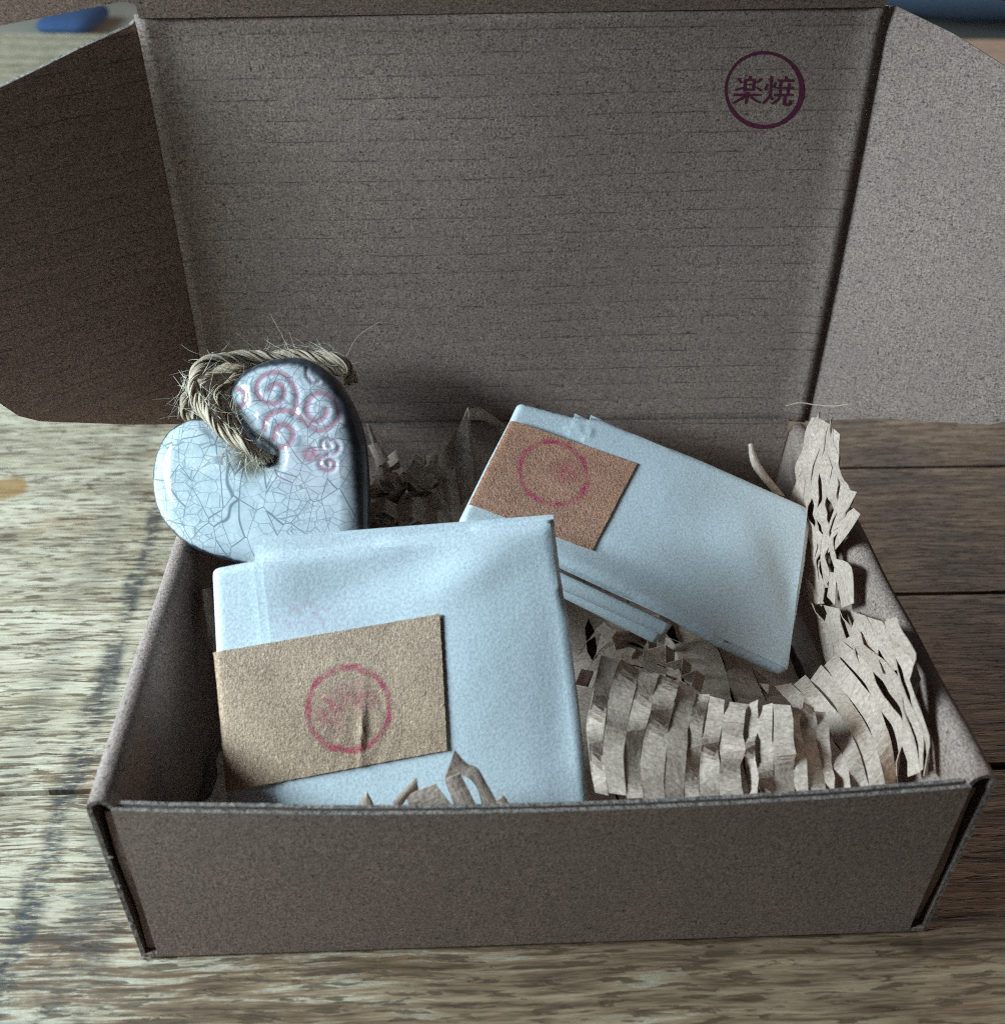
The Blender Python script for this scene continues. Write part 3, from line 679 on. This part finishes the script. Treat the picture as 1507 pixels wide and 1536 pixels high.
M_T2 = tape_mat('brown_kraft_tape', c2, r2, [(.35,.0,.62,.95), (.1,.1,.4,.5)], (.74,.335,.185), (.30,.115,.060), .55)
layer(P2, s2, [(762,639),(949,704),(883,832),(700,764)], .0023, 70, 60, 'tape', M_T2, pk2, .00016, .00005, None, 'brown kraft tape with a thin red ring stamp')
# bits of clear tape at the fold, and the folded lower edge that shows under the packet
n_ = NT('clear_tape'); M_CLEAR = n_.set(col=(.9,.93,.95), rough=.15, alpha=.22, normal=n_.bump(n_.noise(n_.uv(), 160, 3), .6, .0010))
layer(P2, s2, [(846,640),(882,652),(878,664),(838,652)], .0023, 14, 8, 'clear_tape', M_CLEAR, pk2, .0001, .0002, lambda G: .00015*np.sin(G[...,0]*1500))
def roll(e, dn, r, w0, w1):
    A = [P2.w(P2.px(*e[0]), np.array(dn)), P2.w(P2.px(*e[1]), np.array(dn))]; d = unit(A[1]-A[0]); dwn = unit(-P2.e2*.6-P2.n*.8); dwn = unit(dwn-(dwn@d)*d); fw = np.cross(d, dwn)
    if fw@P2.n < 0: fw = -fw
    P = []
    for t in np.linspace(0, 1, 30):
        c = A[0]*(1-t)+A[1]*t; wd = w0*(1-t)+w1*t
        row = [c+dwn*wd*(1-math.cos(a))/2*1.0+fw*r*math.sin(a) for a in np.linspace(0, math.pi, 10)]
        P.append(row)
    V, F, fm, uv = sheet(np.array(P), .0004); mk('folded_edge', V, F, M_PAPER, pk2, True, uv)
roll([(828,843), (1012,930)], -.0040, .0022, .0062, .0052)
roll([(835,852), (1002,940)], -.0075, .0018, .0055, .0045)

# ------------------------------------------------------------------ kraft paper packing
GW = 'wads of slit kraft packing paper'
def wp(px, py, y):
    p = at(px, py, y=y)
    if p[0] > .0995: p = at(px, py, x=.0995)
    if p[0] < -.0995: p = at(px, py, x=-.0995)
    return p
def surf_from(rows):
    G = np.array([[wp(*c) for c in r] for r in rows])        # rows along v (strip direction), columns along u
    def cr(P, t):
        n = len(P); x = np.clip(t, 0, 1)*(n-1); i = min(int(x), n-2); f = x-i
        a, b, c, d = P[max(i-1,0)], P[i], P[i+1], P[min(i+2,n-1)]
        if i == 0: a = 2*b-c
        if i+2 > n-1: d = 2*c-b
        return .5*((2*b)+(-a+c)*f+(2*a-5*b+4*c-d)*f*f+(-a+3*b-3*c+d)*f**3)
    def Sf(u, v): return cr(np.array([cr(r, u) for r in G]), v)
    return Sf
BR = [0, .12, .2, .3, .38, .5, .62, .7, .8, .88]
def prof(f):
    if f < .12 or f > .88: return 0.0
    if f < .3: return (f-.12)/.18
    if f > .7: return (.88-f)/.18
    return 1.0
def net(rows, n, periods, h, gap, label, slant=0.0, endjit=.06, seed=1, cat='packing paper', crump=.0009):
    """a sheet of slit paper pulled open: strips joined at nodes, standing proud of each other between them"""
    R = random.Random(seed); Sf = surf_from(rows)
    root = empty('paper_wad', Sf(.5, .9), label, cat, GW)
    wu = [0]+[i+R.uniform(-.22, .22) for i in range(1, n)]+[n]; wu = [x/n for x in wu]
    hh = {}
    def amp(j, k):
        if (j, k) not in hh: hh[(j, k)] = R.choice([.05, .10, .16, .25, .4, .6, 1.1])
        return hh[(j, k)]
    crease = [R.uniform(-1, 1) for _ in range(400)]
    for i in range(n):
        v0 = R.uniform(0, endjit); v1 = 1-R.uniform(0, endjit)
        vs = sorted({round((k+b)/periods, 5) for k in range(-1, periods+1) for b in BR}); vs = [v0]+[v for v in vs if v0+.01 < v < v1-.01]+[v1]
        P = []
        for v in vs:
            row = []
            for side_ in (0, 1):
                j = i+side_; f = v*periods+.5*(j % 2); k = math.floor(f); f -= k
                a = prof(f)*amp(j, k) if 0 < j < n else prof(f)*.4
                u = wu[j]+(1 if side_ == 0 else -1)*gap*a/n
                uu = min(max(u+slant*v, 0), 1); p = Sf(uu, v); e = 1e-3
                nn = np.cross(Sf(min(uu+e,1), v)-Sf(max(uu-e,0), v), Sf(uu, min(v+e,1))-Sf(uu, max(v-e,0))); nn = unit(nn)
                if nn@(CAM-p) < 0: nn = -nn
                x = v*periods*3; k0 = math.floor(x); x -= k0; kz = (crease[(j*37+k0*11)%400]*(1-x)+crease[(j*37+k0*11+11)%400]*x)*crump
                row.append(p+nn*((h if side_ else -h)*a+kz))
            P.append(row)
        V, F, fm, uv = sheet(np.array(P), .00022); mk('paper_strip', V, F, M_KRAFT, root, False, uv+np.array([i*.013+seed, 0]))
    return root
def ribbons(items, label, origin, fold=0.0, curl=.0, cat='packing paper'):
    root = empty('paper_wad', origin, label, cat, GW)
    for k, (A, B) in enumerate(items):
        a = smoothpts([wp(*p) for p in A], 4) if len(A) > 2 else np.array([wp(*A[0])*(1-t)+wp(*A[1])*t for t in np.linspace(0, 1, 7)])
        b = smoothpts([wp(*p) for p in B], 4) if len(B) > 2 else np.array([wp(*B[0])*(1-t)+wp(*B[1])*t for t in np.linspace(0, 1, 7)])
        n = max(len(a), len(b)); ra = lambda P: np.array([[np.interp(t, np.linspace(0, 1, len(P)), P[:,c]) for c in range(3)] for t in np.linspace(0, 1, n)])
        a, b = ra(a), ra(b); P = []
        for t in np.linspace(0, 1, 5):
            row = a*(1-t)+b*t; toc = np.array([unit(CAM-r) for r in row]); P.append(row+toc*curl*math.sin(math.pi*t))
        V, F, fm, uv = sheet(np.array(P), .00022); mk('paper_strip', V, F, M_KRAFT, root, False, uv+np.array([k*.017, k*.01]))
    return root
# front right wad
net([[(905,974,.053),(985,1004,.053),(1060,1034,.049),(1130,1048,.043),(1185,1052,.039),(1238,1066,.038)],
     [(880,1050,.039),(965,1070,.036),(1045,1090,.034),(1120,1100,.031),(1185,1105,.029),(1244,1110,.030)],
     [(872,1120,.026),(950,1135,.0235),(1035,1145,.024),(1115,1150,.023),(1185,1150,.023),(1248,1150,.025)],
     [(888,1200,.0115),(950,1215,.0088),(1030,1212,.0085),(1115,1210,.0085),(1185,1208,.0085),(1250,1205,.010)]],
    14, 2, .0012, .20, 'pale fringed wad of slit kraft paper at the front right, beside the larger packet', .03, .09, 3, crump=.0019)
# right wad
net([[(1165,1035,.064),(1205,1000,.070),(1250,965,.077),(1300,935,.084),(1352,925,.090)],
     [(1205,1085,.046),(1250,1055,.050),(1300,1020,.056),(1345,990,.062),(1372,985,.068)],
     [(1240,1150,.027),(1290,1120,.031),(1335,1085,.036),(1368,1060,.042),(1380,1060,.046)],
     [(1262,1215,.010),(1310,1200,.012),(1352,1180,.016),(1382,1165,.020),(1392,1170,.022)]],
    9, 2, .0012, .14, 'puckered wad of slit kraft paper against the right wall, in the front corner', 0, .09, 5, crump=.0022)
# standing strip behind it
net([[(1212,900,.098),(1248,908,.098),(1285,918,.097),(1325,930,.096)],
     [(1222,940,.092),(1262,950,.091),(1300,958,.090),(1340,965,.089)],
     [(1238,1000,.086),(1280,1005,.085),(1315,1010,.084),(1350,1010,.083)]],
    6, 1, .0010, .2, 'short pale fringe of kraft paper between the right wads', 0, .05, 8)
# tall crumpled sheet in the back right corner
w4 = net([[(1222,612,.158),(1234,616,.157),(1246,628,.156),(1258,650,.155)],
     [(1194,700,.150),(1212,700,.147),(1240,700,.145),(1264,712,.146)],
     [(1181,762,.140),(1205,770,.134),(1235,770,.132),(1276,752,.137)],
     [(1206,812,.130),(1218,818,.124),(1232,822,.122),(1256,806,.126)],
     [(1212,880,.112),(1222,885,.109),(1236,885,.108),(1250,870,.110)]],
    7, 4, .0006, .14, 'tall jagged sheet of kraft paper standing in the back right corner', 0, .05, 11, crump=.0013)
w4b = ribbons([([(1285,738,.136),(1258,790,.127)], [(1262,732,.140),(1236,806,.128)]), ([(1290,772,.134),(1272,800,.128),(1250,828,.122)], [(1280,762,.139),(1266,775,.134),(1246,812,.126)]),
         ([(1218,800,.121),(1236,836,.115)], [(1228,796,.125),(1250,820,.118)]),
         ([(1252,838,.112),(1276,850,.108),(1280,905,.100)], [(1250,860,.112),(1256,880,.108),(1262,912,.100)]),
         ([(1232,836,.114),(1214,860,.111),(1210,890,.104)], [(1226,850,.114),(1236,880,.108),(1232,910,.100)]),
         ([(1245,858,.109),(1240,895,.102)], [(1254,860,.109),(1252,908,.100)]),
         ([(1208,868,.106),(1214,908,.099)], [(1222,880,.106),(1236,905,.099)])],
        'curled kraft paper ends below the tall jagged sheet at the right wall', wp(1240, 860, .108), curl=.0012)
v, f, uv = tube(smoothpts([wp(1178,609,.154), wp(1198,604,.155), wp(1222,607,.157), wp(1248,609,.157), wp(1272,606,.156)], 6), .00018, 4)
mk('torn_fibre', v, f, M_KRAFT, w4, False, uv)
# dark crumple behind the heart and the second packet
D_ = .150
ribbons([([(702,610,.150),(683,646,.148),(657,691,.146)], [(706,646,.144),(690,672,.143),(679,707,.142)]),
         ([(685,648,.142),(682,699,.138),(691,758,.130)], [(702,614,.148),(704,670,.140),(707,742,.132)]),
         ([(702,614,.149),(717,611,.152),(731,618,.155),(760,638,.156)], [(703,630,.150),(722,630,.153),(742,640,.155),(753,656,.154)]),
         ([(713,660,.150),(719,676,.148),(725,699,.145)], [(703,646,.149),(709,691,.144),(711,727,.139)])],
        'looped brown kraft paper strip rising behind the tilted packet', wp(700, 690, .145), curl=.0012)
w5 = ribbons([([(615,701,.146),(627,700,.144)], [(623,681,.148),(634,688,.147)]), ([(637,683,.150),(635,700,.144)], [(657,682,.149),(655,711,.141)]),
         ([(558,721,.140),(560,765,.132),(575,800,.124)], [(602,704,.142),(610,731,.134),(592,764,.128)]),
         ([(602,705,.139),(610,735,.132),(627,748,.128)], [(643,699,.141),(645,735,.133),(634,748,.129)]),
         ([(623,755,.127),(659,727,.132)], [(633,771,.124),(669,746,.128)]),
         ([(594,763,.122),(623,752,.126)], [(600,796,.117),(632,770,.122)]), ([(631,769,.121),(669,751,.125)], [(640,795,.115),(682,790,.118)]),
         ([(663,717,.136),(668,770,.122)], [(685,719,.136),(684,766,.122)]), ([(594,762,.124),(604,742,.128),(621,736,.131)], [(600,768,.126),(612,750,.130),(624,752,.130)]),
         ([(640,705,.140),(655,715,.138),(664,722,.134)], [(645,690,.142),(660,700,.140),(672,712,.137)])],
        'crumpled brown kraft paper strips between the heart and the tilted packet', wp(620, 750, .130), curl=.0016)
ribbons([([(549,634,.150),(562,690,.142),(560,740,.135)], [(556,640,.150),(582,700,.142),(596,735,.135)]), ([(552,668,.146),(566,700,.140)], [(568,662,.146),(584,690,.141)])],
        'narrow kraft paper strip beside the right edge of the heart', wp(565, 700, .142), curl=.001)
ribbons([([(1122,666,.152),(1128,700,.146),(1160,740,.138)], [(1130,664,.152),(1140,696,.146),(1178,745,.138)])], 'single thin kraft paper sliver standing by the back wall', wp(1140, 700, .146), curl=.0008)
def zigzags(root, spots, n, seed, wlo=.0030, whi=.0046):
    R = random.Random(seed)
    for k in range(n):
        px, py, y = R.choice(spots); px += R.uniform(-16, 16); py += R.uniform(-14, 14); p = wp(px, py, y+R.uniform(-.006, .003))
        d = unit([R.gauss(0, 1), R.gauss(0, .6), R.gauss(0, .5)]); w = unit(np.cross(d, [R.gauss(0, .4), R.gauss(-.6, .4), 1])); nn = np.cross(d, w)
        L = R.uniform(.0040, .0066); W_ = R.uniform(wlo, whi); m = R.randint(4, 7); a = R.uniform(.5, .95); bend = R.uniform(-.25, .25)
        c = p-d*L*m*.36; P = []
        for q in range(m+1):
            P.append([c-w*W_/2, c, c+w*W_/2]); s_ = 1 if q % 2 else -1
            c = c+d*L*math.cos(a)+nn*L*math.sin(a)*s_; d = unit(d+w*bend)
        P = np.array(P); P[...,0] = np.clip(P[...,0], -.1, .1); P[...,1] = np.clip(P[...,1], .006, .1655)
        V, F, fm, uv = sheet(P, .00022); mk('paper_strip', V, F, M_KRAFT, root, False, uv+np.array([k*.019, k*.013]))
zigzags(w5, [(575,740,.138),(600,720,.140),(620,745,.132),(640,720,.136),(655,755,.128),(670,735,.134),(610,775,.124),(645,780,.122),(580,770,.130)], 11, 4, .0045, .007)
# dark wad under the tilted packet
w6 = net([[(868,985,0.1010),(872,1010,0.0910),(878,1040,0.0830),(885,1080,0.0730)],
     [(905,930,0.1110),(925,960,0.1010),(935,1000,0.0910),(950,1050,0.0770)],
     [(985,950,0.1080),(1005,985,0.0980),(1020,1020,0.0870),(1035,1050,0.0790)],
     [(1070,985,0.1020),(1085,1010,0.0930),(1095,1040,0.0850),(1100,1070,0.0750)],
     [(1150,1005,0.0950),(1165,1030,0.0870),(1172,1050,0.0810),(1180,1080,0.0710)]],
    6, 2, .0022, .25, 'shaded wad of slit kraft paper in the gap under the tilted packet', 0, .05, 17)
zigzags(w6, [(890,960,0.1060),(920,985,0.0960),(960,1000,0.0940),(1010,1010,0.0920),(1060,1020,0.0880),(1110,1030,0.0860),(900,1030,0.0860),(980,960,0.1060),(1150,1040,0.0820)], 7, 9, .004, .006)
# scraps standing at the front rim
ribbons([([(533,1215,.0088),(550,1187,.0105)], [(565,1215,.0088),(551,1188,.0104)]),
         ([(588,1205,.0088),(600,1190,.0098),(625,1166,.0120)], [(600,1215,.0086),(612,1196,.0096),(628,1188,.0108)]),
         ([(608,1194,.0098),(652,1176,.0104)], [(616,1216,.0086),(682,1214,.0082)]),
         ([(666,1170,.0108),(684,1215,.0084)], [(690,1160,.0112),(718,1215,.0082)]),
         ([(682,1125,.0150),(700,1145,.0140),(716,1152,.0134),(728,1172,.0118),(752,1214,.0088)], [(666,1170,.0120),(690,1163,.0124),(708,1172,.0116),(718,1190,.0104),(724,1214,.0088)]),
         ([(748,1198,.0092),(756,1194,.0094),(768,1214,.0082)], [(744,1204,.0090),(748,1210,.0086),(748,1216,.0082)])],
        'small brown kraft paper scraps poking up between front wall and larger packet', wp(680, 1190, .0095), curl=.0004)
ribbons([([(304,884,.100),(308,925,.092),(316,990,.076)], [(322,880,.098),(330,930,.086),(334,1010,.070)])], 'kraft paper scrap in the dark between left wall and larger packet', wp(312, 930, .070), curl=.001)
# bedding on the bottom of the box
rows = [[(x, y, .012+.006*math.sin(x*60+y*45)) for x in np.linspace(-.098, .098, 6)] for y in np.linspace(.160, .012, 6)]
_wp = wp; wp = lambda x, y, z: np.array([x, y, z])
net(rows, 14, 6, .0035, .3, 'shaded bedding of slit kraft paper covering the bottom of the box', 0, .03, 23)
wp = _wp
